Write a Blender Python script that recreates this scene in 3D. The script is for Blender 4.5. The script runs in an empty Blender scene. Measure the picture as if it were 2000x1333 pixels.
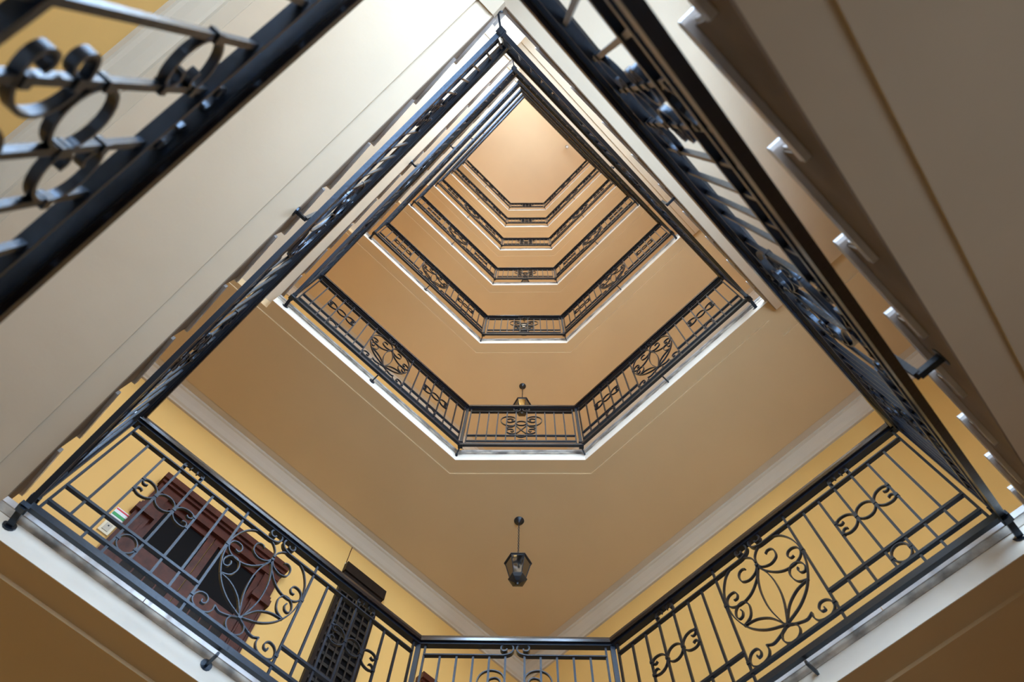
import bpy, math, random
from mathutils import Vector, Matrix
random.seed(7)
H = 3.5                      # storey height in metres; plan coordinates (u, v) below are in storeys
CZ = 0.245                   # camera height above the ground floor, in storeys
C = bpy.context.scene.collection
scene = bpy.context.scene
PI = math.pi

# ------------------------------------------------------------------ camera, world, exposure
ROWS = ((0.999684420, 0.00767128992, 0.0239209638),
        (0.000169560442, 0.950150110, -0.311792783),
        (-0.0251203593, 0.311698444, 0.949848960))
S2 = math.sqrt(2.0)
def xy2uv(d):                # picture-aligned axes to plan axes
    return Vector(((d[0] + d[1]) / S2, (-d[0] + d[1]) / S2, d[2]))
right, down, fwd = [xy2uv(r) for r in ROWS]
cam_data = bpy.data.cameras.new('camera')
cam = bpy.data.objects.new('camera', cam_data)
C.objects.link(cam)
M = Matrix((right, -down, -fwd)).transposed().to_4x4()
M.translation = Vector((0, 0, CZ * H))
cam.matrix_world = M
cam_data.sensor_width = 36.0
cam_data.lens = 1368.5 / 2000 * 36
cam_data.clip_start = 0.02
cam_data.dof.use_dof = True
cam_data.dof.focus_distance = 5.6
cam_data.dof.aperture_fstop = 3.2
scene.camera = cam

world = bpy.data.worlds.new('sky')
scene.world = world
world.use_nodes = True
wb = world.node_tree.nodes['Background']
wb.inputs[0].default_value = (0.62, 0.78, 1.0, 1)
wb.inputs[1].default_value = 0.25

scene.view_settings.view_transform = 'Standard'
scene.view_settings.look = 'None'
scene.view_settings.gamma = 1.0
scene.view_settings.use_curve_mapping = False
scene.view_settings.exposure = 1.75

WALL_U = -0.430; WALL_V = -0.400; WALL_U2 = 1.130; WALL_V2 = 1.155   # inner faces of the four walls
NF = 7                        # landings above the ground floor
TOP = NF + 1 - 0.062          # top ceiling, storeys

def window_light(name, loc, rot, sx, sy, energy, col):
    d = bpy.data.lights.new(name, 'AREA'); d.shape = 'RECTANGLE'; d.size = sx; d.size_y = sy
    d.energy = energy; d.color = col
    o = bpy.data.objects.new(name, d); C.objects.link(o); o.location = loc; o.rotation_euler = rot
    return o
DAY = (0.67, 0.81, 1.0)
DAYLOW = (0.52, 0.71, 1.0)    # the lower windows face a court lit by blue sky only
for k in range(NF + 1):       # daylight outside the stair windows, one pair per half landing
    zc = (k + 0.5 + 0.52) * H if k < NF else (k + 0.45) * H
    e = (90, 150, 150, 190, 240, 280, 230, 100)[k]
    DC = DAYLOW if k < 2 else DAY
    window_light('daylight_v', (-0.285 * H, (WALL_V - 0.075) * H, zc), (PI / 2, 0, 0), 0.9, 2.1 if k < NF else 1.5, e * 0.42, DC)
    window_light('daylight_u', ((WALL_U - 0.075) * H, -0.23 * H, zc), (PI / 2, 0, -PI / 2), 0.9, 2.1 if k < NF else 1.5, e * (0.5 if k < 2 else 0.16), DC)

for k in range(1, NF + 1):    # the wide windows over the right-hand flights
    e = (0, 200, 190, 210, 240, 270, 250, 105)[k]
    window_light('daylight_flight', (0.33 * H, (WALL_V - 0.075) * H, (k + 0.23) * H), (PI / 2, 0, 0), 1.7, 1.7, e * 0.30, DAYLOW if k < 2 else DAY)
window_light('added_entrance_light', (0.36 * H, (WALL_V - 0.075) * H, 0.27 * H), (PI / 2, 0, 0), 1.5, 1.6, 3, (0.80, 0.88, 1.0))  # added light at an unseen entrance, lifts the lowest soffits

# ------------------------------------------------------------------ materials
def mat(name, col, rough=0.6, noise=0.0, nscale=3.0, bump=0.0, bscale=40.0, metallic=0.0, spec=0.5, dark=None, coat=0.0):
    m = bpy.data.materials.new(name); m.use_nodes = True
    nt = m.node_tree; b = nt.nodes['Principled BSDF']
    b.inputs['Base Color'].default_value = (*col, 1)
    b.inputs['Roughness'].default_value = rough
    b.inputs['Metallic'].default_value = metallic
    b.inputs['Specular IOR Level'].default_value = spec
    if coat: b.inputs['Coat Weight'].default_value = coat; b.inputs['Coat Roughness'].default_value = 0.1
    tc = nt.nodes.new('ShaderNodeTexCoord')
    if noise > 0:
        n = nt.nodes.new('ShaderNodeTexNoise'); n.inputs['Scale'].default_value = nscale; n.inputs['Detail'].default_value = 5
        nt.links.new(tc.outputs['Object'], n.inputs['Vector'])
        r = nt.nodes.new('ShaderNodeValToRGB')
        d = dark or tuple(c * (1 - noise) for c in col)
        r.color_ramp.elements[0].color = (*d, 1); r.color_ramp.elements[0].position = 0.35
        r.color_ramp.elements[1].color = (*col, 1); r.color_ramp.elements[1].position = 0.62
        nt.links.new(n.outputs['Fac'], r.inputs['Fac']); nt.links.new(r.outputs['Color'], b.inputs['Base Color'])
    if bump > 0:
        n2 = nt.nodes.new('ShaderNodeTexNoise'); n2.inputs['Scale'].default_value = bscale; n2.inputs['Detail'].default_value = 3
        nt.links.new(tc.outputs['Object'], n2.inputs['Vector'])
        bp = nt.nodes.new('ShaderNodeBump'); bp.inputs['Strength'].default_value = bump; bp.inputs['Distance'].default_value = 0.01
        nt.links.new(n2.outputs['Fac'], bp.inputs['Height']); nt.links.new(bp.outputs['Normal'], b.inputs['Normal'])
    return m
CEIL = mat('ceiling_paint', (0.60, 0.42, 0.225), 0.75, 0.05, 1.2, 0.15, 9)
CEILF = mat('flight_paint', (0.62, 0.495, 0.35), 0.75, 0.06, 2.0, 0.25, 9)
TRIM = mat('trim_paint', (0.57, 0.465, 0.335), 0.6, 0.06, 2.5, 0.1, 20)
EDGE = mat('slab_edge_paint', (0.86, 0.77, 0.64), 0.55, 0.10, 3.0, 0.15, 25)
STRING_SHADE = mat('stringer_shade', (0.27, 0.19, 0.125), 0.7, 0.25, 5.0, 0.15, 15)  # flight sides get little light; that shade is put into this brown
WALLM = mat('wall_paint', (0.78, 0.455, 0.13), 0.7, 0.07, 1.0, 0.1, 15)
GRIMEP = mat('grimy_paint', (0.60, 0.52, 0.42), 0.6, 0.6, 7.0, 0.2, 25, dark=(0.16, 0.14, 0.12))
MARBLE = mat('marble', (0.80, 0.75, 0.72), 0.18, 0.25, 6.0, 0.0)
GRIME = mat('worn_marble', (0.50, 0.46, 0.42), 0.35, 0.55, 9.0, 0.0)
FLOORM = mat('floor_marble', (0.62, 0.55, 0.46), 0.3, 0.15, 4.0)
IRON = mat('black_iron', (0.004, 0.005, 0.009), 0.32, 0.3, 30.0, 0.10, 60, 0.0, 1.0)
IRON.node_tree.nodes['Principled BSDF'].inputs['Specular Tint'].default_value = (0.62, 0.78, 1.0, 1)
RAILM = mat('dark_handrail', (0.014, 0.009, 0.009), 0.16, 0.3, 20.0, 0.0, 1, 0.0, 0.9)
WOOD = mat('red_brown_wood', (0.085, 0.020, 0.010), 0.42, 0.4, 14.0, 0.1, 50, 0.0, 0.3)
DARKW = mat('dark_wood', (0.018, 0.010, 0.006), 0.5, 0.4, 14.0, spec=0.2)
BLACKP = mat('dark_pane', (0.004, 0.003, 0.003), 0.55, spec=0.08)
LATT = mat('lattice_wood', (0.014, 0.009, 0.005), 0.5, 0.3, 20)
PLAST = mat('ivory_plastic', (0.78, 0.66, 0.45), 0.4)
PLAST2 = mat('grey_plastic', (0.52, 0.45, 0.34), 0.4)
WHITE = mat('white_plastic', (0.82, 0.82, 0.80), 0.4)
REDM = mat('red_print', (0.70, 0.05, 0.06), 0.5)
GREENM = mat('green_print', (0.04, 0.35, 0.10), 0.5)
FRAMEW = mat('window_frame_paint', (0.75, 0.72, 0.66), 0.4)
BLACKM = mat('lantern_iron', (0.012, 0.014, 0.018), 0.35)
BULB = mat('bulb_glass', (0.85, 0.88, 0.92), 0.15)
def glass_mat(name, tint, gloss):
    m = bpy.data.materials.new(name); m.use_nodes = True; nt = m.node_tree
    for n in list(nt.nodes): nt.nodes.remove(n)
    o = nt.nodes.new('ShaderNodeOutputMaterial'); mx = nt.nodes.new('ShaderNodeMixShader')
    t = nt.nodes.new('ShaderNodeBsdfTransparent'); g = nt.nodes.new('ShaderNodeBsdfGlossy')
    t.inputs[0].default_value = (*tint, 1); g.inputs['Roughness'].default_value = 0.03
    mx.inputs[0].default_value = gloss
    nt.links.new(t.outputs[0], mx.inputs[1]); nt.links.new(g.outputs[0], mx.inputs[2]); nt.links.new(mx.outputs[0], o.inputs[0])
    return m
PANE = glass_mat('window_glass', (0.93, 0.96, 0.97), 0.07)
LGLASS = glass_mat('lantern_glass', (0.25, 0.29, 0.35), 0.4)

# ------------------------------------------------------------------ mesh helpers
class MB:
    def __init__(s): s.v = []; s.f = []
    def add(s, vs, fs):
        n = len(s.v); s.v += [tuple(p) for p in vs]; s.f += [tuple(i + n for i in f) for f in fs]; return s
    def box(s, a, b):
        x0, y0, z0 = a; x1, y1, z1 = b
        return s.add([(x0,y0,z0),(x1,y0,z0),(x1,y1,z0),(x0,y1,z0),(x0,y0,z1),(x1,y0,z1),(x1,y1,z1),(x0,y1,z1)],
                     [(0,3,2,1),(4,5,6,7),(0,1,5,4),(1,2,6,5),(2,3,7,6),(3,0,4,7)])
    def bar(s, p, q, w, d, up=Vector((0, 1, 0))):       # square bar from p to q; w across, d along 'up'
        p = Vector(p); q = Vector(q); t = (q - p).normalized(); n = t.cross(up).normalized() * (w / 2); m = up.normalized() * (d / 2)
        m = n.cross(t).normalized() * (d / 2)
        vs = [p + n + m, p - n + m, p - n - m, p + n - m, q + n + m, q - n + m, q - n - m, q + n - m]
        return s.add(vs, [(0,1,2,3),(7,6,5,4),(0,4,5,1),(1,5,6,2),(2,6,7,3),(3,7,4,0)])
    def ribbon(s, pts, t, d, closed=False, y0=0.0):      # flat bar bent in the XZ plane, depth along Y
        P = [Vector((p[0], p[1])) for p in pts]; n = len(P); vs = []
        for i in range(n):
            a = P[i - 1] if (i > 0 or closed) else P[i]; b = P[(i + 1) % n] if (i < n - 1 or closed) else P[i]
            dr = b - a
            if dr.length < 1e-9: dr = Vector((1, 0))
            dr.normalize(); nr = Vector((-dr.y, dr.x)) * (t / 2)
            for sg, yy in ((1, -d / 2), (1, d / 2), (-1, d / 2), (-1, -d / 2)):
                vs.append((P[i].x + sg * nr.x, yy + y0, P[i].y + sg * nr.y))
        fs = []
        m = n if closed else n - 1
        for i in range(m):
            j = (i + 1) % n
            for c in range(4):
                e = (c + 1) % 4
                fs.append((i * 4 + c, i * 4 + e, j * 4 + e, j * 4 + c))
        if not closed:
            fs.append((3, 2, 1, 0)); k = (n - 1) * 4; fs.append((k, k + 1, k + 2, k + 3))
        return s.add(vs, fs)
    def tube(s, pts, r, n=8, cap=True):
        P = [Vector(p) for p in pts]; vs = []
        for i, p in enumerate(P):
            t = (P[min(i + 1, len(P) - 1)] - P[max(i - 1, 0)]).normalized()
            a = t.cross(Vector((0, 0, 1))); a = t.cross(Vector((0, 1, 0))) if a.length < 0.05 else a
            a.normalize(); b = t.cross(a); rr = r[i] if isinstance(r, (list, tuple)) else r
            for j in range(n):
                g = 2 * PI * j / n; vs.append(p + a * math.cos(g) * rr + b * math.sin(g) * rr)
        fs = [(i * n + j, i * n + (j + 1) % n, (i + 1) * n + (j + 1) % n, (i + 1) * n + j) for i in range(len(P) - 1) for j in range(n)]
        if cap: fs += [tuple(range(n - 1, -1, -1)), tuple((len(P) - 1) * n + j for j in range(n))]
        return s.add(vs, fs)
    def lathe(s, prof, n=16, c=(0, 0), phase=0.0):       # prof: (r, z)
        vs = []
        for r, z in prof:
            for j in range(n):
                g = 2 * PI * j / n + phase; vs.append((c[0] + r * math.cos(g), c[1] + r * math.sin(g), z))
        fs = [(i * n + j, i * n + (j + 1) % n, (i + 1) * n + (j + 1) % n, (i + 1) * n + j) for i in range(len(prof) - 1) for j in range(n)]
        fs += [tuple(range(n - 1, -1, -1)), tuple((len(prof) - 1) * n + j for j in range(n))]
        return s.add(vs, fs)
    def prism(s, poly, z0, z1):                          # horizontal polygon, counter-clockwise
        n = len(poly); vs = [(p[0], p[1], z0) for p in poly] + [(p[0], p[1], z1) for p in poly]
        fs = [tuple(range(n - 1, -1, -1)), tuple(range(n, 2 * n))] + [(i, (i + 1) % n, n + (i + 1) % n, n + i) for i in range(n)]
        return s.add(vs, fs)
    def mesh(s, name, m, smooth=False):
        me = bpy.data.meshes.new(name); me.from_pydata(s.v, [], s.f); me.update()
        import bmesh
        bm = bmesh.new(); bm.from_mesh(me); bmesh.ops.recalc_face_normals(bm, faces=bm.faces); bm.to_mesh(me); bm.free()
        if m: me.materials.append(m)
        if smooth:
            for p in me.polygons: p.use_smooth = True
            try: me.set_sharp_from_angle(angle=math.radians(40))
            except Exception: pass
        return me
def link(name, me, parent=None, loc=(0, 0, 0)):
    o = bpy.data.objects.new(name, me); C.objects.link(o); o.location = loc
    if parent: o.parent = parent
    return o
def build(name, mb, m, parent=None, smooth=False, loc=(0, 0, 0)): return link(name, mb.mesh(name, m, smooth), parent, loc)
def tag(o, label, cat, group=None):
    o['label'] = label; o['category'] = cat
    if group: o['group'] = group
    return o
def thing(name, label, cat, loc=(0, 0, 0), rz=0.0, group=None):
    o = bpy.data.objects.new(name, None); C.objects.link(o); o.location = loc; o.rotation_euler = (0, 0, rz); o.empty_display_size = 0.1
    return tag(o, label, cat, group)
def struct(name, mb, m, parent=None):
    o = build(name, mb, m, parent)
    if not parent: o['kind'] = 'structure'
    return o
def copy_tree(o, parent=None):
    c = o.copy(); C.objects.link(c)
    if parent: c.parent = parent
    for ch in list(o.children): copy_tree(ch, c)
    return c
def spline(P, n=7):
    out = []
    for i in range(len(P) - 1):
        p0 = P[max(i - 1, 0)]; p1 = P[i]; p2 = P[i + 1]; p3 = P[min(i + 2, len(P) - 1)]
        for j in range(n):
            t = j / n
            out.append(tuple(0.5 * ((2 * p1[a]) + (-p0[a] + p2[a]) * t + (2 * p0[a] - 5 * p1[a] + 4 * p2[a] - p3[a]) * t * t + (-p0[a] + 3 * p1[a] - 3 * p2[a] + p3[a]) * t ** 3) for a in (0, 1)))
    out.append(P[-1]); return out

def XY(u, v): return (u * H, v * H)
def inset_poly(poly, d):     # offset of a closed counter-clockwise polygon inwards
    n = len(poly); out = []
    for i in range(n):
        a, b, c = [Vector(poly[j % n]) for j in (i - 1, i, i + 1)]
        d1 = (b - a).normalized(); d2 = (c - b).normalized(); n1 = Vector((-d1.y, d1.x)); n2 = Vector((-d2.y, d2.x))
        k = (n1 + n2); k = k / max(0.2, (1 + n1.dot(n2)))
        out.append(tuple(b + k * d))
    return out

# ------------------------------------------------------------------ the well outline (plan, in storeys)
T = (-0.140, -0.086); R = (0.7375, -0.098); CR = (0.7375, 0.525); CL = (0.4906, 0.7746); L = (-0.140, 0.7746)
V0 = 0.800; DV = 0.086; U0 = -0.153; DU = 0.0915; RISE = 0.5 / 11
SB = 0.062                    # slab thickness

# ------------------------------------------------------------------ walls, ground floor, top ceiling
WT = 0.10                     # wall thickness
def wall_with_holes(name, axis, c, lo, hi, holes, z0, z1):
    """axis 'v': wall in plane v=c spanning u lo..hi, thickness away from the room."""
    mb = MB()
    sg = -1 if c < 0 else 1
    def slab(a, b, za, zb):
        if axis == 'v': mb.box((a * H, min(c, c + sg * WT) * H, za * H), (b * H, max(c, c + sg * WT) * H, zb * H))
        else: mb.box((min(c, c + sg * WT) * H, a * H, za * H), (max(c, c + sg * WT) * H, b * H, zb * H))
    if axis == 'v' and holes:       # opening for the added entrance under the lowest right-hand flight
        z = 0.52
        for kk in range(1, NF + 1):
            slab(0.07, 0.60, z, kk + 0.0); z = kk + 0.48; slab(0.07, 0.09, kk, z); slab(0.57, 0.60, kk, z)
        slab(0.07, 0.60, z, z1); slab(0.60, hi, z0, z1); slab(0.07, 0.12, z0, 0.52); hi = 0.07
    if not holes: slab(lo, hi, z0, z1)
    else:
        a, b = holes[0][0], holes[0][1]
        slab(lo, a, z0, z1); slab(b, hi, z0, z1); z = z0
        for (_, _, za, zb) in holes: slab(a, b, z, za); z = zb
        slab(a, b, z, z1)
    return struct(name, mb, WALLM)
def win_z(k): return (k + 0.73, k + 1.31) if k < NF else (k + 0.25, k + 0.65)
hv = [(-0.405, -0.165, *win_z(k)) for k in range(NF + 1)]
hu = [(-0.350, -0.110, *win_z(k)) for k in range(NF + 1)]
wall_with_holes('wall_rear_right', 'v', WALL_V, WALL_U - WT, WALL_U2 + WT, hv, -0.05, TOP + 0.06)
wall_with_holes('wall_rear_left', 'u', WALL_U, WALL_V, WALL_V2, hu, -0.05, TOP + 0.06)
wall_with_holes('wall_front_left', 'v', WALL_V2, WALL_U - WT, WALL_U2 + WT, [], -0.05, TOP + 0.06)
wall_with_holes('wall_front_right', 'u', WALL_U2, WALL_V, WALL_V2, [], -0.05, TOP + 0.06)
struct('floor', MB().box(((WALL_U) * H, (WALL_V) * H, -0.03 * H), ((WALL_U2) * H, (WALL_V2) * H, 0)), FLOORM)
TOPC = mat('top_ceiling_paint', (0.86, 0.66, 0.42), 0.8, 0.04, 0.8, 0.1, 6)
topc = struct('ceiling', MB().box((WALL_U * H, WALL_V * H, TOP * H), (WALL_U2 * H, WALL_V2 * H, (TOP + 0.04) * H)), TOPC)

def make_window(n, wall, k):
    za, zb = win_z(k)
    root = bpy.data.objects.new('window_%d' % n, None); C.objects.link(root); root['kind'] = 'structure'
    a, b = (-0.405, -0.165) if wall == 'v' else (-0.350, -0.110)
    if wall == 'flight': wall = 'v'; a, b = 0.09, 0.57; za, zb = k, k + 0.48
    def bx(mb, s0, s1, d0, d1, z0, z1):
        if wall == 'v': mb.box((s0 * H, (WALL_V - d1) * H, z0 * H), (s1 * H, (WALL_V - d0) * H, z1 * H))
        else: mb.box(((WALL_U - d1) * H, s0 * H, z0 * H), ((WALL_U - d0) * H, s1 * H, z1 * H))
        return mb
    w = 0.014; fr = MB()
    for s0, s1, z0, z1 in ((a, a + w, za, zb), (b - w, b, za, zb), (a, b, za, za + w), (a, b, zb - w, zb), ((a + b) / 2 - w / 2, (a + b) / 2 + w / 2, za, zb), (a, b, (za + zb) / 2 + 0.05, (za + zb) / 2 + 0.06)):
        bx(fr, s0, s1, 0.035, 0.05, z0, z1)
    build('window_frame', fr, FRAMEW, root)
    build('pane', bx(MB(), a + w, (a + b) / 2 - w / 2, 0.042, 0.043, za + w, zb - w), PANE, root)
    build('pane', bx(MB(), (a + b) / 2 + w / 2, b - w, 0.042, 0.043, za + w, zb - w), PANE, root)
    build('sill', bx(MB(), a, b, -0.008, 0.035, za - 0.008, za), MARBLE, root)
def make_added_entrance():  # unseen glazed entrance, added to let daylight in at ground level
    root = bpy.data.objects.new('door_4', None); C.objects.link(root); root['kind'] = 'structure'
    def bx(mb, u0, u1, d0, d1, z0, z1): return mb.box((u0 * H, (WALL_V - d1) * H, z0 * H), (u1 * H, (WALL_V - d0) * H, z1 * H))
    fr = MB(); w = 0.02
    for u0, u1, z0, z1 in ((0.12, 0.12 + w, 0, 0.52), (0.60 - w, 0.60, 0, 0.52), (0.12, 0.60, 0.50, 0.52), (0.35, 0.37, 0, 0.50)): bx(fr, u0, u1, 0.03, 0.05, z0, z1)
    build('door_frame', fr, FRAMEW, root)
    for a, b in ((0.14, 0.35), (0.37, 0.58)):
        build('pane', bx(MB(), a, b, 0.039, 0.041, 0.03, 0.50), PANE, root)
        build('kick_panel', bx(MB(), a, b, 0.036, 0.044, 0.0, 0.03), FRAMEW, root)
make_added_entrance()
n = 1
for k in range(NF + 1):
    make_window(n, 'v', k); make_window(n + 1, 'u', k); n += 2
    if k: make_window(n, 'flight', k); n += 1

# ------------------------------------------------------------------ cornice: profile (distance from wall, drop)
PROF = [(0.0, 0.043), (0.006, 0.043), (0.008, 0.0385), (0.013, 0.035), (0.020, 0.024), (0.029, 0.0125), (0.033, 0.0105), (0.0345, 0.0045), (0.054, 0.0045), (0.054, 0.0), (0.0, 0.0)]
def cornice(parent, p, q, nrm, z, m0=1, m1=1):
    """along a wall from p to q (plan); nrm points into the room; mitred by m0, m1 (+1 inside corner)"""
    p = Vector(p); q = Vector(q); t = (q - p).normalized(); nv = Vector(nrm); mb = MB(); vs = []
    zp, zq = (z if isinstance(z, tuple) else (z, z))
    for (c, mm, zz) in ((p, m0, zp), (q, -m1, zq)):
        for d, dr in PROF:
            x = c + nv * d + t * (d * mm); vs.append((x.x * H, x.y * H, (zz - dr) * H))
    n = len(PROF)
    mb.add(vs, [(i, (i + 1) % n, n + (i + 1) % n, n + i) for i in range(n)] + [tuple(range(n)), tuple(range(2 * n - 1, n - 1, -1))])
    return build('cornice', mb, TRIM, parent)

# ------------------------------------------------------------------ landing slabs
ORD = ['ground', 'lowest', 'second', 'third', 'fourth', 'fifth', 'sixth', 'topmost']
BH = 0.0045                   # how far the flat border stands proud below the ceiling field
def strip(a0, a1, b1, b0, z0, z1):    # quad prism
    return MB().prism([XY(*a0), XY(*a1), XY(*b1), XY(*b0)], z0 * H, z1 * H)
def make_slab(k):
    zt = float(k); zb = k - SB; e = 0.0005
    poly = [(WALL_U, V0), (L[0], V0), (L[0], L[1]), CL, CR, R, (0.762, R[1]), (0.762, WALL_V), (WALL_U2, WALL_V), (WALL_U2, WALL_V2), (WALL_U, WALL_V2)]
    mb = MB()
    # counter-clockwise convex pieces avoid a concave cap
    pcs = [[(WALL_U, V0), (L[0], V0), (L[0], WALL_V2), (WALL_U, WALL_V2)],
           [L, (CL[0], CL[1]), (CL[0], WALL_V2), (L[0], WALL_V2)],
           [CL, CR, (CR[0], WALL_V2), (CL[0], WALL_V2)],
           [R, (WALL_U2, R[1]), (WALL_U2, WALL_V2), (CR[0], WALL_V2)],
           [(0.762, WALL_V), (WALL_U2, WALL_V), (WALL_U2, R[1]), (0.762, R[1])]]
    s = MB()
    zt -= 0.008
    for p in pcs: s.prism([XY(*q) for q in p], zb * H, (zt - 0.009) * H)
    slab = struct('floor_slab', s, CEIL); slab['kind'] = 'structure'
    # painted face round the opening
    w = 0.0012
    edge = [(L[0], V0), L, CL, CR, R, (0.762, R[1])]
    for a, b in zip(edge[1:-1], edge[2:]):
        d = (Vector(b) - Vector(a)).normalized(); nr = Vector((-d.y, d.x)) * -1  # towards the well
        pa = Vector(a); pb = Vector(b)
        build('edge_fascia', MB().prism([XY(*p) for p in (pa + nr * w, pb + nr * w, pb, pa)], (zb - 0.0) * H, (zt - 0.009) * H), EDGE, slab)
        build('edge_moulding', MB().prism([XY(*p) for p in (pa + nr * 0.0022, pb + nr * 0.0022, pb, pa)], (zt - 0.009 - 0.013) * H, (zt - 0.009) * H), GRIMEP, slab)
        # marble edging slabs, each its own piece
        ln = (pb - pa).length; npc = max(1, round(ln / 0.21))
        for i in range(npc):
            q0 = pa + d * (ln * i / npc + 0.0006); q1 = pa + d * (ln * (i + 1) / npc - 0.0006)
            o = build('edging_stone', MB().prism([XY(*p) for p in (q0 + nr * 0.0035, q1 + nr * 0.0035, q1 - nr * 0.05, q0 - nr * 0.05)], (zt - 0.009) * H, zt * H), GRIME if k != 1 else MARBLE, slab)
    # flat border band around the opening
    bw = 0.0385; z0 = zb - BH; z1 = zb + e
    bl = [(L[0] - 0.0, L[1]), CL, CR, R]
    t8 = bw * math.tan(PI / 8)
    oL = (L[0], L[1] + bw); oCL = (CL[0] + t8, CL[1] + bw); oCR = (CR[0] + bw, CR[1] + t8); oR = (R[0] + bw, R[1] + 0.03)
    FD = 0.0055; ua, ub, vb = WALL_U + 0.054, WALL_U2 - 0.054, WALL_V2 - 0.054
    fb = MB()
    for p in ([(ua, oL[1]), (oCL[0], oL[1]), (oCL[0], vb), (ua, vb)], [oCL, oCR, (oCR[0], vb), (oCL[0], vb)],
              [(oCR[0], -0.068), (ub, -0.068), (ub, vb), (oCR[0], vb)], [(0.833, WALL_V + 0.054), (ub, WALL_V + 0.054), (ub, -0.068), (0.833, -0.068)]):
        fb.prism([XY(*q) for q in p], (zb - FD) * H, (zb + e) * H)
    build('ceiling_field', fb, CEIL, slab)
    # cornices
    cornice(slab, (WALL_U, WALL_V2), (WALL_U2, WALL_V2), (0, -1), zb)
    cornice(slab, (WALL_U2, WALL_V2), (WALL_U2, WALL_V), (-1, 0), zb)
    cornice(slab, (WALL_U, V0), (WALL_U, WALL_V2), (1, 0), zb, 0, 1)
    cornice(slab, (WALL_U2, WALL_V), (0.762, WALL_V), (0, 1), zb, 1, 0)
    # floor finish
    return slab
for k in range(1, NF + 1): make_slab(k)
def make_half(k):
    zt = k + 0.5; zb = zt - 0.075
    mb = MB()
    for p in ([(WALL_U, WALL_V), (U0, WALL_V), (U0, T[1]), (WALL_U, T[1])], [(WALL_U, T[1]), (T[0], T[1]), (T[0], -0.06), (WALL_U, -0.06)]):
        mb.prism([XY(*q) for q in p], zb * H, (zt - 0.009) * H)
    slab = struct('half_landing_slab', mb, CEILF); slab['kind'] = 'structure'
    st = MB()
    for p in ([(WALL_U, WALL_V), (U0 + 0.0, WALL_V), (U0, T[1] - 0.006), (WALL_U, T[1] - 0.006)], [(WALL_U, T[1] - 0.006), (T[0] + 0.006, T[1] - 0.006), (T[0] + 0.006, -0.053), (WALL_U, -0.053)]):
        st.prism([XY(*q) for q in p], (zt - 0.009) * H, zt * H)
    build('paving', st, MARBLE, slab)
    cornice(slab, (WALL_U, WALL_V), (WALL_U, -0.06), (1, 0), zb, 1, 0)
    cornice(slab, (U0, WALL_V), (WALL_U, WALL_V), (0, 1), zb, 0, 1)
for k in range(NF): make_half(k)

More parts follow.
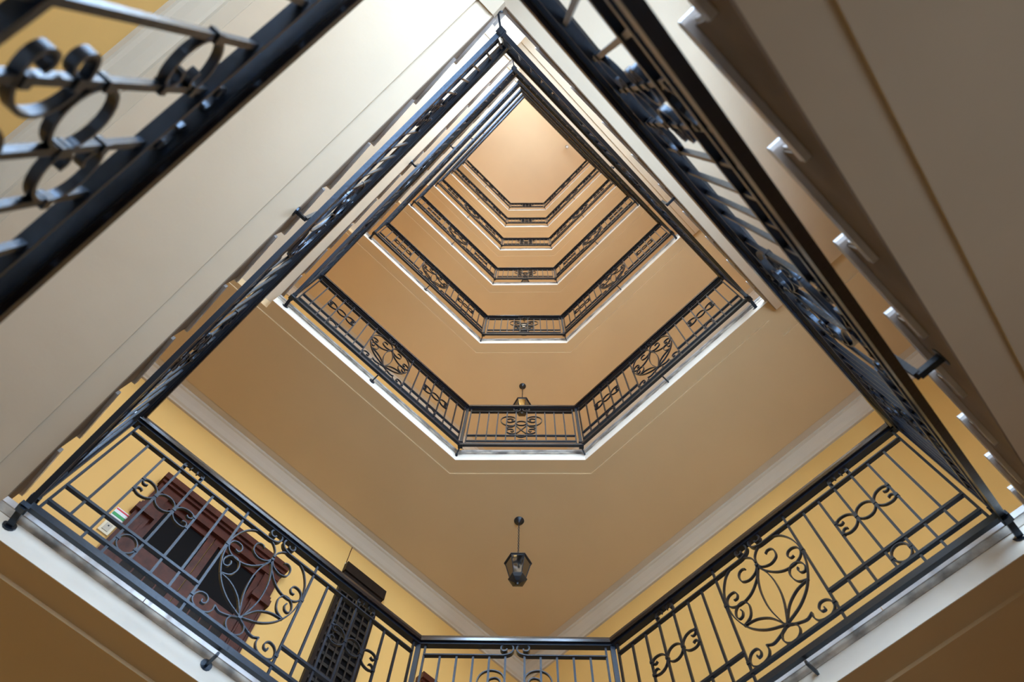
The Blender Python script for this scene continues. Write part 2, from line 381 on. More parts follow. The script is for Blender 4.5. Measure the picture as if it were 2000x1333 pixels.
# ------------------------------------------------------------------ stair flights
def flight_body(lo, hi, soff, n=10):
    """profile in (s, z): riser i at s=i*DS; returns polygon pieces (columns)"""
    return None
def make_flight(side):
    if side == 'left':
        DS = DV; drop = 0.068; inner, outer = T[0], WALL_U + 0.001
        P = lambda s, w, z: ((inner + (outer - inner) * w) * H, (V0 - s) * H, z * H)
        base = 0.0
    else:
        DS = DU; drop = 0.076
        outer = WALL_V + 0.001
        def P(s, w, z):
            u = U0 + s; vi = T[1] + (R[1] - T[1]) * (u - T[0]) / (R[0] - T[0])
            return (u * H, (vi + (outer - vi) * w) * H, z * H)
        base = 0.5
    sl = RISE / DS; tt = 0.0085
    nose = lambda s: base + RISE + s * sl
    body = MB()
    for i in range(10):
        s0 = i * DS; s1 = s0 + DS; zt = base + RISE * (i + 1) - tt
        za = nose(s0) - drop; zc = nose(s1) - drop
        vs = [P(s0, 0, za), P(s1, 0, zc), P(s1, 0, zt), P(s0, 0, zt), P(s0, 1, za), P(s1, 1, zc), P(s1, 1, zt), P(s0, 1, zt)]
        body.add(vs, [(0, 1, 2, 3), (7, 6, 5, 4), (0, 4, 5, 1), (3, 2, 6, 7), (0, 3, 7, 4), (1, 5, 6, 2)])
    root = thing('stair_flight', '', 'stairs', group='stair flights')
    build('stringer_body', body, CEILF, root)
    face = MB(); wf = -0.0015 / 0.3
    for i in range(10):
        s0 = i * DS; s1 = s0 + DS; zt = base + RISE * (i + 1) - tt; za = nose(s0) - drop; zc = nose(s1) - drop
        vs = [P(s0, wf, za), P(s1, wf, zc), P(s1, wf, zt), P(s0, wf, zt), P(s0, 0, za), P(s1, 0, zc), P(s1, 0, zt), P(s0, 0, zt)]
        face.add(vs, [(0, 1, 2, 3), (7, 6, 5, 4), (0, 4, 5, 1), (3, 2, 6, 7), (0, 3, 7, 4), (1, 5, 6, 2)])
    fc = build('stringer_face', face, STRING_SHADE, root); fc['label'] = 'stringer face with its shade painted in brown'
    wi = -0.0055 / abs(outer - inner if side == 'left' else 0.3)
    for i in range(10):
        s0 = i * DS - 0.007; s1 = (i + 1) * DS; z1 = base + RISE * (i + 1); z0 = z1 - tt
        # rounded nosing
        a = []
        prof = [(s1, z0), (s1, z1), (s0 + 0.003, z1), (s0 + 0.0008, z1 - 0.0018), (s0, z1 - tt / 2), (s0 + 0.0008, z0 + 0.0018), (s0 + 0.003, z0)]
        n = len(prof); vs = [P(s, wi, z) for s, z in prof] + [P(s, 1, z) for s, z in prof]
        tr = MB().add(vs, [tuple(range(n)), tuple(range(2 * n - 1, n - 1, -1))] + [(j, (j + 1) % n, n + (j + 1) % n, n + j) for j in range(n)])
        build('tread', tr, MARBLE, root)
        r0 = i * DS - 0.0025
        rs = MB(); za = base + RISE * i; zb_ = z0
        vs = [P(r0, 0.0, za), P(r0 + 0.0025, 0.0, za), P(r0 + 0.0025, 0.0, zb_), P(r0, 0.0, zb_)] + [P(r0, 1, za), P(r0 + 0.0025, 1, za), P(r0 + 0.0025, 1, zb_), P(r0, 1, zb_)]
        rs.add(vs, [(0, 1, 2, 3), (7, 6, 5, 4), (0, 4, 5, 1), (3, 2, 6, 7), (0, 3, 7, 4), (1, 5, 6, 2)])
        build('riser', rs, MARBLE, root)
    # soffit border along the inner edge and cornice along the wall
    wid = abs(outer - inner) if side == 'left' else 0.31
    S = 10 * DS
    def soff_strip(w0, w1, h):
        a, b = nose(0) - drop, nose(S) - drop
        vs = [P(0, w0, a - h), P(S, w0, b - h), P(S, w1, b - h), P(0, w1, a - h), P(0, w0, a), P(S, w0, b), P(S, w1, b), P(0, w1, a)]
        return MB().add(vs, [(0, 1, 2, 3), (7, 6, 5, 4), (0, 4, 5, 1), (1, 5, 6, 2), (2, 6, 7, 3), (3, 7, 4, 0)])
    build('soffit_field', soff_strip(0.033 / wid, 1 - 0.05 / wid, 0.0032), CEILF, root)
    za, zc = nose(0) - drop, nose(S) - drop
    if side == 'left': cornice(root, (WALL_U, V0 - S), (WALL_U, V0), (1, 0), (zc, za), 0, 0)
    else: cornice(root, (U0 + S, WALL_V), (U0, WALL_V), (0, 1), (zc, za), 0, 0)
    return root
STOREY = ['ground floor', 'lowest landing', 'second landing', 'third landing', 'fourth landing', 'fifth landing', 'sixth landing', 'topmost landing']
protoL = make_flight('left'); protoR = make_flight('right')
for k in range(NF):
    a = protoL if k == 0 else copy_tree(protoL); b = protoR if k == 0 else copy_tree(protoR)
    a.location.z = k * H; b.location.z = k * H
    a['label'] = 'marble stair flight on the left side of the well climbing from the %s' % STOREY[k]
    b['label'] = 'marble stair flight on the right side of the well arriving at the %s' % STOREY[k + 1]

# ------------------------------------------------------------------ railings (local frame: X along, Z up from slab underside, Y depth; centimetres)
cm = 0.01
def S_(pts, sx=1, ox=0, oz=0, k=1.0): return [((p[0] * sx * k + ox) * cm, (p[1] * k + oz) * cm) for p in pts]
MED = dict(
 outline=[(0.3,80.3),(1.0,84.9),(4.8,89.2),(11.0,90.3),(17.7,87.1),(22.1,80.3),(24.2,72.7),(24.4,66.3),(23.3,57.8),(20.2,49.3),(15.8,42.5),(9.3,36.9),(0.6,33.0)],
 inner_scroll=[(0.3,77.8),(2.7,74.3),(7.2,72.6),(11.3,74.7),(12.0,79.3),(10.7,82.0),(8.5,82.6),(6.9,81.4)],
 long_scroll=[(0.4,76.4),(2.9,70.8),(7.6,65.2),(12.5,62.3),(17.7,61.8),(21.9,63.6),(23.8,66.9),(23.2,70.6),(20.9,72.4),(18.0,72.1),(16.7,69.5),(17.8,67.0),(19.7,67.2)],
 small_scroll=[(20.0,48.0),(15.4,50.3),(13.5,54.2),(13.2,58.7),(15.0,61.9),(18.0,62.5),(20.8,60.4),(21.9,56.7),(20.8,53.9),(18.7,54.3),(17.7,56.9),(18.4,58.7)],
 petal=[(20.0,48.0),(14.0,47.2),(9.2,44.8),(4.9,40.8),(0.6,33.5)],
 leaf=[(0.3,75.8),(3.0,69.0),(4.6,59.3),(4.2,47.1),(1.1,34.5)],
 foot=[(0.8,31.7),(5.7,29.2),(10.0,28.0),(13.3,29.7)],
 foot_scroll=[(13.3,29.7),(13.0,26.3),(14.6,23.3),(17.8,22.0),(21.2,22.2),(23.8,24.6),(23.9,28.4),(21.9,31.1),(18.9,31.5),(17.2,29.3),(17.7,26.8),(19.5,26.4),(19.6,28.0)])
_mesh = {}
def shared(key, fn):
    if key not in _mesh: _mesh[key] = fn()
    return _mesh[key]
ST = 0.65 * cm; SD = 1.5 * cm      # scroll strip thickness and depth
def put(parent, name, key, fn, loc=(0, 0, 0)):
    return link(name, shared(key, fn), parent, loc)
def circle(cx, cz, rx, rz=None, n=22):
    rz = rz or rx; return [((cx + rx * math.cos(2 * PI * i / n)) * cm, (cz + rz * math.sin(2 * PI * i / n)) * cm) for i in range(n)]
# C shape between two bars: bulge at x=0, curls end near x=w; centred height 0
CSH = [(6.6,1.9),(5.6,1.2),(4.6,2.0),(4.7,3.9),(6.3,5.1),(8.6,5.1),(9.8,3.4)]
CFULL = [(6.9,2.6),(5.9,1.5),(5.0,2.4),(5.4,4.3),(7.2,5.3),(9.2,4.6)]
def c_shape():
    top = [(7.4,1.9),(6.2,1.5),(5.3,2.6),(5.8,4.4),(7.4,5.2),(9.3,4.3),(9.6,4.9)]
    arc = [(7.6,2.2),(6.1,1.7),(5.2,3.0),(6.0,4.9),(8.2,5.0),(9.6,3.9)]
    p = [(7.0,2.0),(5.9,2.2),(5.6,3.7),(6.9,4.9),(8.9,4.6),(9.9,5.6)]
    full = [(6.6,2.7),(7.7,1.9),(9.1,2.3),(9.7,4.0),(8.8,5.5),(6.4,6.1),(3.3,5.3),(1.0,3.0),(0.3,0.0)]
    m = [(x, -z) for x, z in full[-2::-1]]
    return spline(full + m, 5)
COLLAR_W = 1.9
def collar_mesh():
    return MB().box((-COLLAR_W / 2 * cm, -1.0 * cm, -0.8 * cm), (COLLAR_W / 2 * cm, 1.0 * cm, 0.8 * cm)).mesh('collar', IRON)
def put_collar(parent, x, z): return put(parent, 'collar', 'collar', collar_mesh, (x * cm, 0, z * cm))
def group_ornament(root, xc, gap, z, sl, lo=None):
    """C, ring, C set between four balusters around xc; sl = slope per cm"""
    zc = z + sl * xc
    r = gap / 2 - 0.3
    put(root, 'ring', 'ring%.1f' % r, lambda: MB().ribbon(circle(0, 0, r), ST, SD, True).mesh('ring', IRON), (xc * cm, 0, zc * cm))
    def cs(x, h, sg):     # bulge at x, arms pointing towards sg
        put(root, 'scroll', 'cshape%d' % sg, lambda: MB().ribbon([(p[0] * sg * cm, p[1] * cm) for p in c_shape()], ST, SD).mesh('scroll', IRON), (x * cm, 0, h * cm))
    if lo is None:
        for sg in (1, -1):
            cs(xc + sg * gap / 2, zc, sg)
            put_collar(root, xc + sg * gap / 2, zc)
            for dz in (4.6, -4.6): put_collar(root, xc + sg * (gap / 2 + 10.2), zc + dz)
    else:                 # on the stairs: two C scrolls above the ring facing in, two below it back to back
        for sg in (1, -1):
            put_collar(root, xc + sg * gap / 2, zc)
            xo = xc + sg * (gap / 2 + 10.2); xm = xc + sg * (gap / 2 + 5)
            cs(xo, 76.5 + sl * xm, -sg); put_collar(root, xo, 76.5 + sl * xm)
            for dz in (4.6, -4.6): put_collar(root, xc + sg * gap / 2, 76.5 + sl * xm + dz)
            xb = xc + sg * 0.4; xn = xc + sg * 5.5
            cs(xb, 50 + sl * xn, sg)
            for dz in (4.6, -4.6): put_collar(root, xc + sg * gap / 2, 50 + sl * xn + dz)

def make_railing(label, length, slope, kind, start_posts, group, turn=0):
    """length in cm from post to post (panel axis in the middle); slope = rise per unit run along +X; kind 'landing','chamfer','flight'"""
    half = length / 2; root = thing('iron_railing', label, 'railing', group=group)
    sl = slope; Z = lambda x, h: (h + sl * x) * cm
    def hbar(name, x0, x1, h, w, d, m=IRON, key=None):
        mb = MB().bar((x0 * cm, 0, Z(x0, h)), (x1 * cm, 0, Z(x1, h)), w * cm, d * cm)
        return build(name, mb, m, root)
    # handrail: iron core and rounded wooden cap
    hbar('handrail_core', -half, half, 98.0, 1.4, 3.6)
    prof = [(-3.2, 98.8), (3.2, 98.8), (3.5, 100.6), (3.0, 102.8), (1.6, 104.0), (-1.6, 104.0), (-3.0, 102.8), (-3.5, 100.6)]
    n = len(prof); ex = 3.0 if kind != 'chamfer' else 1.0
    vs = [((-half - ex) * cm, y * cm, Z(-half - ex, z)) for y, z in prof] + [((half + ex) * cm, y * cm, Z(half + ex, z)) for y, z in prof]
    hr = MB().add(vs, [tuple(range(n)), tuple(range(2 * n - 1, n - 1, -1))] + [(j, (j + 1) % n, n + (j + 1) % n, n + j) for j in range(n)])
    o = build('handrail', hr, RAILM, root); o['label'] = 'dark smooth handrail cap'
    hbar('bottom_rail', -half, half, 13.2, 3.4, 2.6)
    if kind == 'chamfer': xs = [5.6, 15.0, 24.5, 34.2, 44.0, half - 4.2]
    else:
        base = [25.2, 35.6, 45.6, 56.2, 67.0, 77.2, 87.2]
        end = half - 4.0
        if kind == 'landing': xs = [b * (1 + (end / 97.5 - 1) * (b - 25) / 72.5) for b in base] + [end]
        else:
            # counted from the post: groups hang about 60 cm from each corner post
            xs = [half - q for q in (4.0, 13.5, 24.0, 34.0, 44.5, 54.6, 66.0, 76.0, 86.0, 96.0, 106.0)]
            xs = sorted([x for x in xs if x > 31] + [25.2])
    end = xs[-1]
    st = 0 if kind != 'chamfer' else 5.6
    # second rail with scrolled ends in the middle
    for sg in (1, -1):
        if kind == 'chamfer' : P = [(4.0 + 3.2 * math.sin(a) - 0.0, 93.9 - 4.3 * math.cos(a)) for a in [0]]
        cx, cz = 6.2, 94.6
        sp = [(9.0, 89.5), (6.0, 89.7), (2.6, 91.2), (1.0, 94.2), (1.8, 97.2), (4.6, 98.6), (7.4, 97.4), (8.4, 95.0), (7.2, 92.9), (5.2, 93.2), (4.9, 94.6)]
        pts = [(sg * end, 89.5), (sg * 20, 89.5)] + [(sg * x, z) for x, z in spline(sp, 5)]
        if sg == -1: pass
        mb = MB().ribbon([(x * cm, Z(x, h)) for x, h in pts], 0.9 * cm, 2.6 * cm)
        build('upper_rail', mb, IRON, root)
    # low rails
    if kind == 'chamfer':
        hbar('low_rail', -end, end, 33.6, 1.5, 2.0); hbar('low_rail', -end, end, 21.2, 1.5, 2.0)
        for h0 in (33.6, 21.2):
            build('arch', MB().ribbon([(x * cm, (h0 + (-3.4 if h0 > 30 else 2.8) * math.sin(PI * (x + 5.6) / 11.2)) * cm) for x in [-5.6 + 11.2 * i / 10 for i in range(11)]], ST, SD), IRON, root)
    else:
        for sg in (1, -1):
            hbar('low_rail', sg * xs[0], sg * end, 34.0, 1.5, 2.2)
        hbar('low_rail', -end, end, 21.2, 1.5, 2.2)
    # balusters
    stile = {0: True, len(xs) - 1: True} if kind != 'chamfer' else {len(xs) - 1: True}
    bw = 1.25
    for i, x in enumerate(xs):
        for sg in (1, -1):
            X = sg * x
            if i in stile: z0, z1 = 13.2, 97.0
            elif kind == 'chamfer': z0, z1 = 20.0, 90.0
            else: z0, z1 = (13.2 if i in (4, 5) else 20.0), 90.5
            key = 'bal%.1f_%.1f' % (z0, z1)
            put(root, 'baluster', key, lambda: MB().box((-bw / 2 * cm, -bw / 2 * cm, z0 * cm), (bw / 2 * cm, bw / 2 * cm, z1 * cm)).mesh('baluster', IRON), (X * cm, 0, sl * X * cm))
    # centre medallion
    if kind != 'chamfer':
        for nm, pts in MED.items():
            for sg in (1, -1):
                key = 'med_%s%d_%.3f' % (nm, sg, sl)
                def fn():
                    q = [(p[0] * sg * cm, Z(p[0] * sg, p[1])) for p in spline(pts, 5)]
                    return MB().ribbon(q, ST, SD).mesh(nm, IRON)
                put(root, nm, key, fn)
        put(root, 'ring', 'medring%.3f' % sl, lambda: MB().ribbon([(p[0], p[1] + sl * p[0]) for p in circle(0, 26.8, 4.9, 5.0)], ST, SD, True).mesh('ring', IRON))
        put_collar(root, 0, 78.2); put_collar(root, 0, 32.4)
        for sg in (1, -1):
            put_collar(root, sg * 25, 67 + sl * sg * 25); put_collar(root, sg * 25, 27 + sl * sg * 25)
    else:
        put(root, 'ring', 'chring', lambda: MB().ribbon(circle(0, 62, 5.2, 5.0), ST, SD, True).mesh('ring', IRON))
        for sg in (1, -1):
            for nm, pts in dict(
                upper_scroll=[(10.0,68.5),(8.2,67.6),(8.0,70.6),(10.6,72.8),(14.2,71.6),(15.0,67.6),(12.4,64.4),(9.0,65.2),(6.2,68.2),(5.8,72.6),(8.6,77.0),(14.2,78.4),(19.2,75.4),(21.2,69.0),(19.4,62.0),(14.8,57.2),(8.6,56.2),(5.8,59.6)],
                lower_scroll=[(10.4,43.6),(9.0,41.8),(7.4,44.0),(8.6,47.4),(12.2,48.2),(14.6,45.0),(13.6,40.4),(9.6,37.6),(5.0,38.4),(0.8,45.0),(-2.6,50.8),(-5.4,56.6)],
                side_scroll=[(6.0,58.6),(8.8,54.0),(12.4,53.2),(14.6,50.4),(12.6,48.8)]).items():
                put(root, nm, 'ch_%s%d' % (nm, sg), lambda: MB().ribbon([(p[0] * sg * cm, p[1] * cm) for p in spline(pts, 5)], ST, SD).mesh(nm, IRON))
            put_collar(root, sg * 5.6, 60.5); put_collar(root, sg * 5.6, 38.5)
    # C-ring-C groups, low ovals and the brackets under the handrail
    if kind == 'landing': gi = [(3, 4)]
    elif kind == 'flight': gi = []
    else: gi = []
    if kind == 'flight':
        ix = [i for i, x in enumerate(xs) if abs(x - (half - 66)) < 0.1]
        gi = [(ix[0], ix[0] + 1)] if ix else []
        if len(xs) > 9: pass
    for a, b in gi:
        for sg in (1, -1):
            xc = sg * (xs[a] + xs[b]) / 2; gap = xs[b] - xs[a]
            group_ornament(root, xc, gap, 62.5 if kind == 'landing' else 64.5, sl, None if kind == 'landing' else 1)
            put(root, 'ring', 'lowring%.1f' % gap, lambda: MB().ribbon(circle(0, 0, gap / 2 - 0.9, 5.4), ST, SD, True).mesh('ring', IRON), (xc * cm, 0, Z(xc, 27.4)))
            for s2 in (1, -1):
                put_collar(root, xc + s2 * (gap / 2 - 0.8), 27.4 + sl * (xc + s2 * gap / 2))
                pts = [(s2 * (gap / 2 - 1.2), 90.2), (s2 * (gap / 2 + 0.6), 91.4), (s2 * (gap / 2 + 0.9), 94.2), (s2 * (gap / 2 + 0.2), 96.6), (s2 * (gap / 2 - 2.2), 97.6), (s2 * (gap / 2 - 3.8), 96.2), (s2 * (gap / 2 - 3.2), 94.6)]
                put(root, 'bracket_scroll', 'brk%d_%.1f_%.2f' % (s2, gap, sl), lambda: MB().ribbon([(p[0] * cm, (p[1] + sl * p[0]) * cm) for p in spline(pts, 4)], ST, SD).mesh('bracket_scroll', IRON), (xc * cm, 0, sl * xc * cm))
                put_collar(root, xc + s2 * (gap / 2), 94.0 + sl * (xc + s2 * gap / 2))
    # posts
    for x in start_posts:
        pm = MB().box((-1.4 * cm, -1.4 * cm, 8.5 * cm), (1.4 * cm, 1.4 * cm, 99 * cm)).box((-2.2 * cm, -2.2 * cm, 9.5 * cm), (2.2 * cm, 2.2 * cm, 12 * cm)).box((-2.1 * cm, -2.1 * cm, 16.5 * cm), (2.1 * cm, 2.1 * cm, 18.5 * cm))
        po = put(root, 'post', 'post', lambda: pm.mesh('post', IRON), (x * half * cm, 0, sl * x * half * cm))
        if turn == x: po.rotation_euler = (0, 0, PI / 4)
    return root

def arm(root, pts, w=1.2, flange=True):
    """fixing arm in the railing's local frame from the bottom rail to the masonry, with a round wall plate"""
    mb = MB()
    for a, b in zip(pts, pts[1:]):
        mb.bar([c * cm for c in a], [c * cm for c in b], w * cm, 2.2 * cm, up=Vector((0, 0, 1)) if abs(Vector(b).z - Vector(a).z) < 5 else Vector((1, 0, 0)))
    if flange:
        a = Vector(pts[-2]); b = Vector(pts[-1]); d = (b - a).normalized()
        mb.tube([(b - d * 0.9) * cm, b * cm], 2.9 * cm, 12)
    return build('fixing_arm', mb, IRON, root)

rT = (-0.119, -0.054); rL = (-0.113, 0.7473); rCL = (0.4794, 0.7473); rCR = (0.7129, 0.5138); rR = (0.712, -0.070)
def place(root, a, b, z):    # local X from a to b; the well lies on -Y or +Y
    a = Vector(a); b = Vector(b); m = (a + b) / 2; d = b - a
    root.location = (m.x * H, m.y * H, z * H); root.rotation_euler = (0, 0, math.atan2(d.y, d.x))
def rail_len(a, b): return (Vector(b) - Vector(a)).length * H * 100
WHERE = {'landing_left': 'along the left side of the %s', 'chamfer': 'across the cut corner of the %s', 'landing_right': 'along the right side of the %s'}
GR = 'railings round the landings'
pv = make_railing('x', rail_len(rL, rCL), 0, 'landing', (-1, 1), GR, 1)
pc = make_railing('x', rail_len(rCL, rCR), 0, 'chamfer', (), GR)
pu = make_railing('x', rail_len(rCR, rR), 0, 'landing', (-1, 1), GR, -1)
off = 0.0273 * 350
for p in (pv, pu):
    hl = (rail_len(rL, rCL) if p is pv else rail_len(rCR, rR)) / 2
    d = 1 if p is pv else 1
    arm(p, [(0, 0, 12.5), (0, 0, 9.0), (0, d * off, 9.0)])
arm(pv, [(-rail_len(rL, rCL) / 2, 0, 10), (-rail_len(rL, rCL) / 2 + 1, off, 8)], 2.8)
arm(pv, [(rail_len(rL, rCL) / 2, 0, 9.5), (rail_len(rL, rCL) / 2 + 3.7, off, 9.5)])
arm(pu, [(-rail_len(rCR, rR) / 2, 0, 9.5), (-rail_len(rCR, rR) / 2 - 3.7, off, 9.5)])
arm(pu, [(rail_len(rCR, rR) / 2, 0, 10), (rail_len(rCR, rR) / 2 - 1, off, 8)], 2.8)
place(pv, rL, rCL, 0); place(pc, rCL, rCR, 0); place(pu, rCR, rR, 0)
LBL = {1: 'black wrought-iron railing with a round scroll medallion ', 2: 'short black iron railing with paired scrolls '}
for k in range(1, NF + 1):
    for p, nm, txt in ((pv, 'landing_left', LBL[1]), (pc, 'chamfer', LBL[2]), (pu, 'landing_right', LBL[1])):
        o = p if k == 1 else copy_tree(p)
        o['label'] = txt + WHERE[nm] % STOREY[k]
        o.location.z = (k - SB) * H
# flight railings: slope runs from L up to T, then from T up to R
GF = 'railings beside the stair flights'
ll = rail_len(rL, rT); lr = rail_len(rT, rR)
fl = make_railing('x', ll, 50.0 * 3.5 / ll, 'flight', (1,), GF)
fr = make_railing('x', lr, 50.0 * 3.5 / lr, 'flight', (), GF)
place(fl, rL, rT, 0); place(fr, rT, rR, 0)
# U-shaped fixing arms half way up each flight (well on the far side of the masonry)
slL = 175 / ll; slR = 175 / lr
arm(fl, [(8, 0, 28 + 8 * slL), (8, -2.5, 28 + 8 * slL), (8, -2.5, 9 + 8 * slL), (8, -8.2, 9 + 8 * slL)], 1.6)
arm(fr, [(14.5, 0, 28 + 14.5 * slR), (14.5, -2.8, 28 + 14.5 * slR), (14.5, -2.8, 9 + 14.5 * slR), (14.5, -10.6, 9 + 14.5 * slR)], 1.8)
arm(fl, [(ll / 2, 0, 9.5 + 87.5), (ll / 2 + 6, -8, 9.5 + 87.5)])
for k in range(NF):
    a = fl if k == 0 else copy_tree(fl); b = fr if k == 0 else copy_tree(fr)
    zz = (k - SB + 0.25) * H
    a.location.z = zz; b.location.z = zz + 0.5 * H
    a['label'] = 'sloping iron railing of the left stair flight that climbs from the %s' % STOREY[k]
    b['label'] = 'sloping iron railing of the right stair flight that arrives at the %s' % STOREY[k + 1]

# ------------------------------------------------------------------ hanging lanterns
def make_lantern():
    r = thing('hanging_lantern', '', 'lamp', group='lanterns under the landings')
    z = -0.0
    build('canopy', MB().lathe([(0.053, 0.0), (0.053, -0.012), (0.045, -0.028), (0.018, -0.04), (0.008, -0.06)], 20), BLACKM, r, True)
    # chain: alternating links down to the lantern crown
    zc = -0.055; i = 0
    while zc > -0.53:
        lk = []
        for j in range(13):
            a = 2 * PI * j / 12; x = 0.0075 * math.cos(a); zz = 0.017 * math.sin(a)
            ang = 0.5 + (PI / 2 if i % 2 else 0)
            lk.append((x * math.cos(ang), x * math.sin(ang), zz))
        put(r, 'chain_link', 'link%d' % (i % 2), lambda: MB().tube(lk, 0.0022, 6, False).mesh('chain_link', BLACKM), (0, 0, zc - 0.014))
        zc -= 0.026; i += 1
    n = 6; ph = PI / 6 + PI / 4
    T0 = -0.57
    build('roof', MB().lathe([(0.012, T0), (0.022, T0 - 0.012), (0.018, T0 - 0.03), (0.050, T0 - 0.045), (0.075, T0 - 0.075), (0.124, T0 - 0.115), (0.124, T0 - 0.125), (0.110, T0 - 0.127)], n, phase=ph), BLACKM, r)
    zt = T0 - 0.126; zb = T0 - 0.335; rt, rb = 0.112, 0.066
    for j in range(n):
        a0 = 2 * PI * j / n + ph; a1 = 2 * PI * (j + 1) / n + ph
        P0 = (rt * math.cos(a0), rt * math.sin(a0), zt); P1 = (rt * math.cos(a1), rt * math.sin(a1), zt)
        Q0 = (rb * math.cos(a0), rb * math.sin(a0), zb); Q1 = (rb * math.cos(a1), rb * math.sin(a1), zb)
        mb = MB().add([P0, P1, Q1, Q0, tuple(c * 0.97 for c in P0[:2]) + (zt,), tuple(c * 0.97 for c in P1[:2]) + (zt,), tuple(c * 0.97 for c in Q1[:2]) + (zb,), tuple(c * 0.97 for c in Q0[:2]) + (zb,)],
                      [(0,1,2,3),(7,6,5,4),(0,4,5,1),(1,5,6,2),(2,6,7,3),(3,7,4,0)])
        build('pane', mb, LGLASS, r)
        build('glazing_bar', MB().tube([P0, Q0], 0.0045, 6), BLACKM, r)
    build('base_plate', MB().lathe([(0.070, zb + 0.006), (0.082, zb), (0.082, zb - 0.010), (0.060, zb - 0.028), (0.030, zb - 0.046), (0.012, zb - 0.052), (0.014, zb - 0.066), (0.006, zb - 0.078)], n, phase=ph), BLACKM, r)
    build('bulb', MB().lathe([(0.012, zb + 0.03), (0.014, zb + 0.05), (0.028, zb + 0.085), (0.026, zb + 0.105), (0.010, zb + 0.12)], 14), BULB, r, True)
    build('lamp_holder', MB().lathe([(0.014, zb), (0.014, zb + 0.035)], 10), BULB, r)
    return r
lan = make_lantern()
for k in range(2, NF + 1):
    o = lan if k == 2 else copy_tree(lan)
    o.location = (0.742 * H, 0.783 * H, (k - SB) * H)
    o['label'] = 'black hexagonal glass lantern hanging on a chain under the %s' % STOREY[k]
bl = thing('ceiling_bulb', 'tiny bare bulb hanging from the plain top ceiling', 'lamp', (0.532 * H, -0.022 * H, TOP * H))
build('socket', MB().lathe([(0.05, 0), (0.05, -0.02), (0.012, -0.03), (0.012, -0.12), (0.03, -0.14), (0.03, -0.2)], 12), DARKW, bl, True)
build('bulb', MB().lathe([(0.02, -0.2), (0.05, -0.25), (0.055, -0.29), (0.03, -0.33)], 12), BULB, bl, True)

# ------------------------------------------------------------------ doors, lattice and fittings on the left wall of the lowest landing
def wbox(mb, u0, u1, d0, d1, z0, z1):   # on wall_front_left: d = distance out from the wall into the corridor
    return mb.box((u0 * H, (WALL_V2 - d1) * H, z0 * H), (u1 * H, (WALL_V2 - d0) * H, z1 * H))
def make_door(n, uc, k=1):
    root = bpy.data.objects.new('door_%d' % n, None); C.objects.link(root); root['kind'] = 'structure'
    f = float(k); W = 0.178; ht = 0.645
    a, b = uc - W, uc + W
    for s in (-1, 1):
        x0, x1 = (a + 0.006, a + 0.042) if s < 0 else (b - 0.042, b - 0.006)
        fr = MB(); wbox(fr, x0, x1, 0, 0.016, f, f + ht - 0.05)
        wbox(fr, x0 + 0.004, x0 + 0.007, 0.016, 0.020, f + 0.05, f + ht - 0.15); wbox(fr, x1 - 0.007, x1 - 0.004, 0.016, 0.020, f + 0.05, f + ht - 0.15)
        build('pilaster', fr, WOOD, root)
        cp = MB(); wbox(cp, x0 - 0.006, x1 + 0.006, 0, 0.024, f + ht - 0.135, f + ht - 0.118); wbox(cp, x0 - 0.003, x1 + 0.003, 0, 0.020, f + ht - 0.118, f + ht - 0.106)
        build('capital', cp, WOOD, root)
        bs = wbox(MB(), x0 - 0.003, x1 + 0.003, 0, 0.021, f, f + 0.045)
        build('plinth', bs, WOOD, root)
    hd = MB(); wbox(hd, a + 0.006, b - 0.006, 0, 0.018, f + ht - 0.05, f + ht - 0.018); wbox(hd, a, b, 0, 0.030, f + ht - 0.018, f + ht); wbox(hd, a + 0.003, b - 0.003, 0, 0.024, f + ht - 0.026, f + ht - 0.018)
    build('header', hd, WOOD, root)
    for s in (-1, 1):
        x0, x1 = (a + 0.042, uc - 0.001) if s < 0 else (uc + 0.001, b - 0.042)
        lf = MB(); wd = 0.014
        wbox(lf, x0, x0 + wd, 0, 0.008, f + 0.004, f + ht - 0.05); wbox(lf, x1 - wd, x1, 0, 0.008, f + 0.004, f + ht - 0.05)
        for z0, z1 in ((f + 0.004, f + 0.03), (f + 0.17, f + 0.19), (f + 0.40, f + 0.448), (f + ht - 0.066, f + ht - 0.05)): wbox(lf, x0 + wd, x1 - wd, 0, 0.008, z0, z1)
        leaf = build('door_leaf', lf, WOOD, root)
        build('pane', wbox(MB(), x0 + wd, x1 - wd, 0, 0.003, f + 0.448, f + ht - 0.066), BLACKP, leaf)
        build('panel', wbox(MB(), x0 + wd, x1 - wd, 0, 0.004, f + 0.19, f + 0.40), DARKW, leaf)
        build('panel', wbox(MB(), x0 + wd, x1 - wd, 0, 0.004, f + 0.03, f + 0.17), WOOD, leaf)
        nb = 4
        for i in range(1, nb):
            x = x0 + wd + (x1 - x0 - 2 * wd) * i / nb
            build('moulding', wbox(MB(), x - 0.0015, x + 0.0015, 0.004, 0.0075, f + 0.03, f + 0.40), WOOD, leaf)
    kb = MB().lathe([(0.008, 0), (0.008, 0.03), (0.022, 0.035), (0.026, 0.05), (0.018, 0.062)], 14)
    kn = build('door_knob', kb, MARBLE, root, True); kn.rotation_euler = (PI / 2, 0, 0); kn.location = ((uc + 0.012) * H, (WALL_V2 - 0.008) * H, (f + 0.29) * H)
make_door(1, 0.145); make_door(2, 0.930)
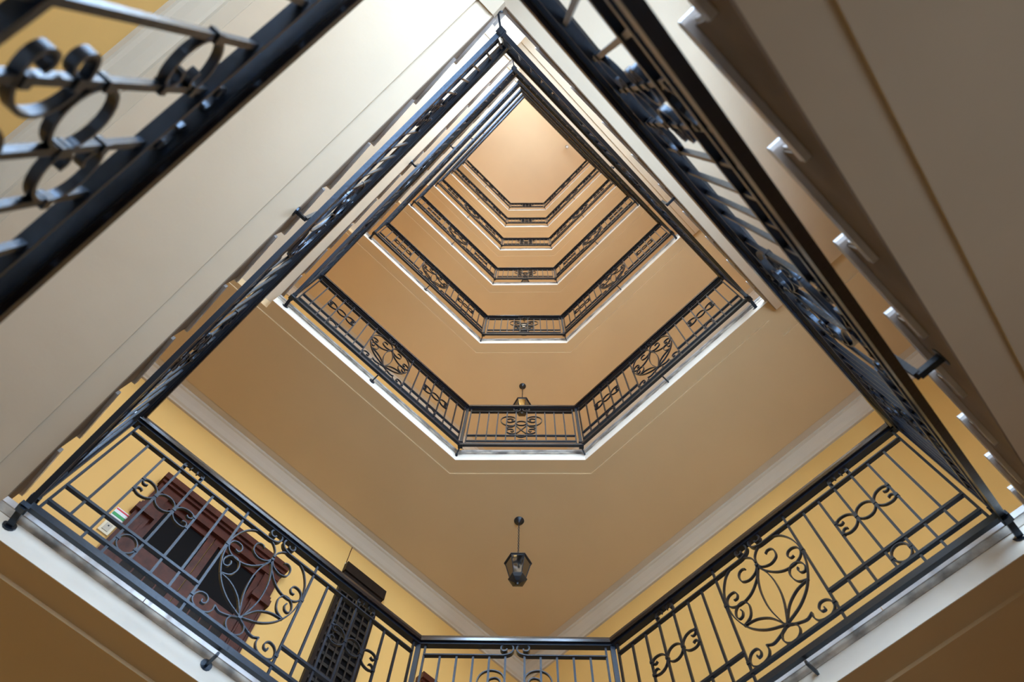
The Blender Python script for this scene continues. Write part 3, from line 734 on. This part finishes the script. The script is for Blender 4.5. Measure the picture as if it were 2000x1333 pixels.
# tall lattice door
def make_lattice():
    root = bpy.data.objects.new('door_3', None); C.objects.link(root); root['kind'] = 'structure'
    f = 1.0; a, b = 0.464, 0.587; top = 1.762
    fr = MB(); wbox(fr, a, a + 0.010, 0, 0.012, f, top); wbox(fr, b - 0.010, b, 0, 0.012, f, top); wbox(fr, a, b, 0, 0.012, top - 0.012, top); wbox(fr, a, b, 0, 0.012, f, f + 0.03)
    build('frame', fr, DARKW, root)
    build('hood', wbox(wbox(MB(), a - 0.004, b + 0.008, 0, 0.016, top + 0.022, top + 0.056), a - 0.001, b + 0.003, 0, 0.011, top, top + 0.022), DARKW, root)
    build('backing', wbox(MB(), a + 0.01, b - 0.01, 0, 0.002, f + 0.03, top - 0.012), BLACKP, root)
    z = f + 0.045
    while z < top - 0.03:
        build('slat', wbox(MB(), a + 0.010, b - 0.010, 0.002, 0.007, z, z + 0.009), LATT, root); z += 0.026
    for i in range(1, 5):
        x = a + 0.010 + (b - a - 0.02) * i / 5
        build('upright', wbox(MB(), x - 0.002, x + 0.002, 0.006, 0.010, f + 0.03, top - 0.012), LATT, root)
make_lattice()
sw = thing('light_switch', 'ivory wall switch plate beside the big wooden door', 'switch', (-0.0425 * H, WALL_V2 * H, 1.440 * H))
build('plate', MB().box((-0.042, -0.012, -0.058), (0.042, 0, 0.058)), PLAST, sw)
build('rocker', MB().box((-0.024, -0.017, -0.036), (0.024, -0.012, 0.036)), PLAST2, sw)
build('button', MB().box((-0.005, -0.020, 0.008), (0.005, -0.017, 0.018)), BLACKM, sw)
sg = thing('wall_notice', 'small white wall notice with red and green stripes above the switch', 'sign', (-0.041 * H, WALL_V2 * H, 1.488 * H))
build('board', MB().box((-0.055, -0.006, -0.05), (0.055, 0, 0.05)), WHITE, sg)
build('red_stripe', MB().box((-0.053, -0.0075, 0.026), (0.053, -0.006, 0.040)), REDM, sg)
build('green_stripe', MB().box((-0.053, -0.0075, -0.036), (0.053, -0.006, -0.006)), GREENM, sg)
cb = thing('wall_cable', 'thin dark cable running up the wall from the lattice door hood to the cornice', 'cable', (0.4615 * H, (WALL_V2 - 0.001) * H, 1.818 * H))
build('cable_run', MB().tube([(0, 0, 0), (0.002, 0, 0.1), (-0.001, 0, 0.2), (0.001, 0, 0.268)], 0.004, 6), WOOD, cb)
build('cable_clip', MB().box((-0.010, -0.010, 0.003), (0.010, 0.004, 0.016)), PLAST, cb)
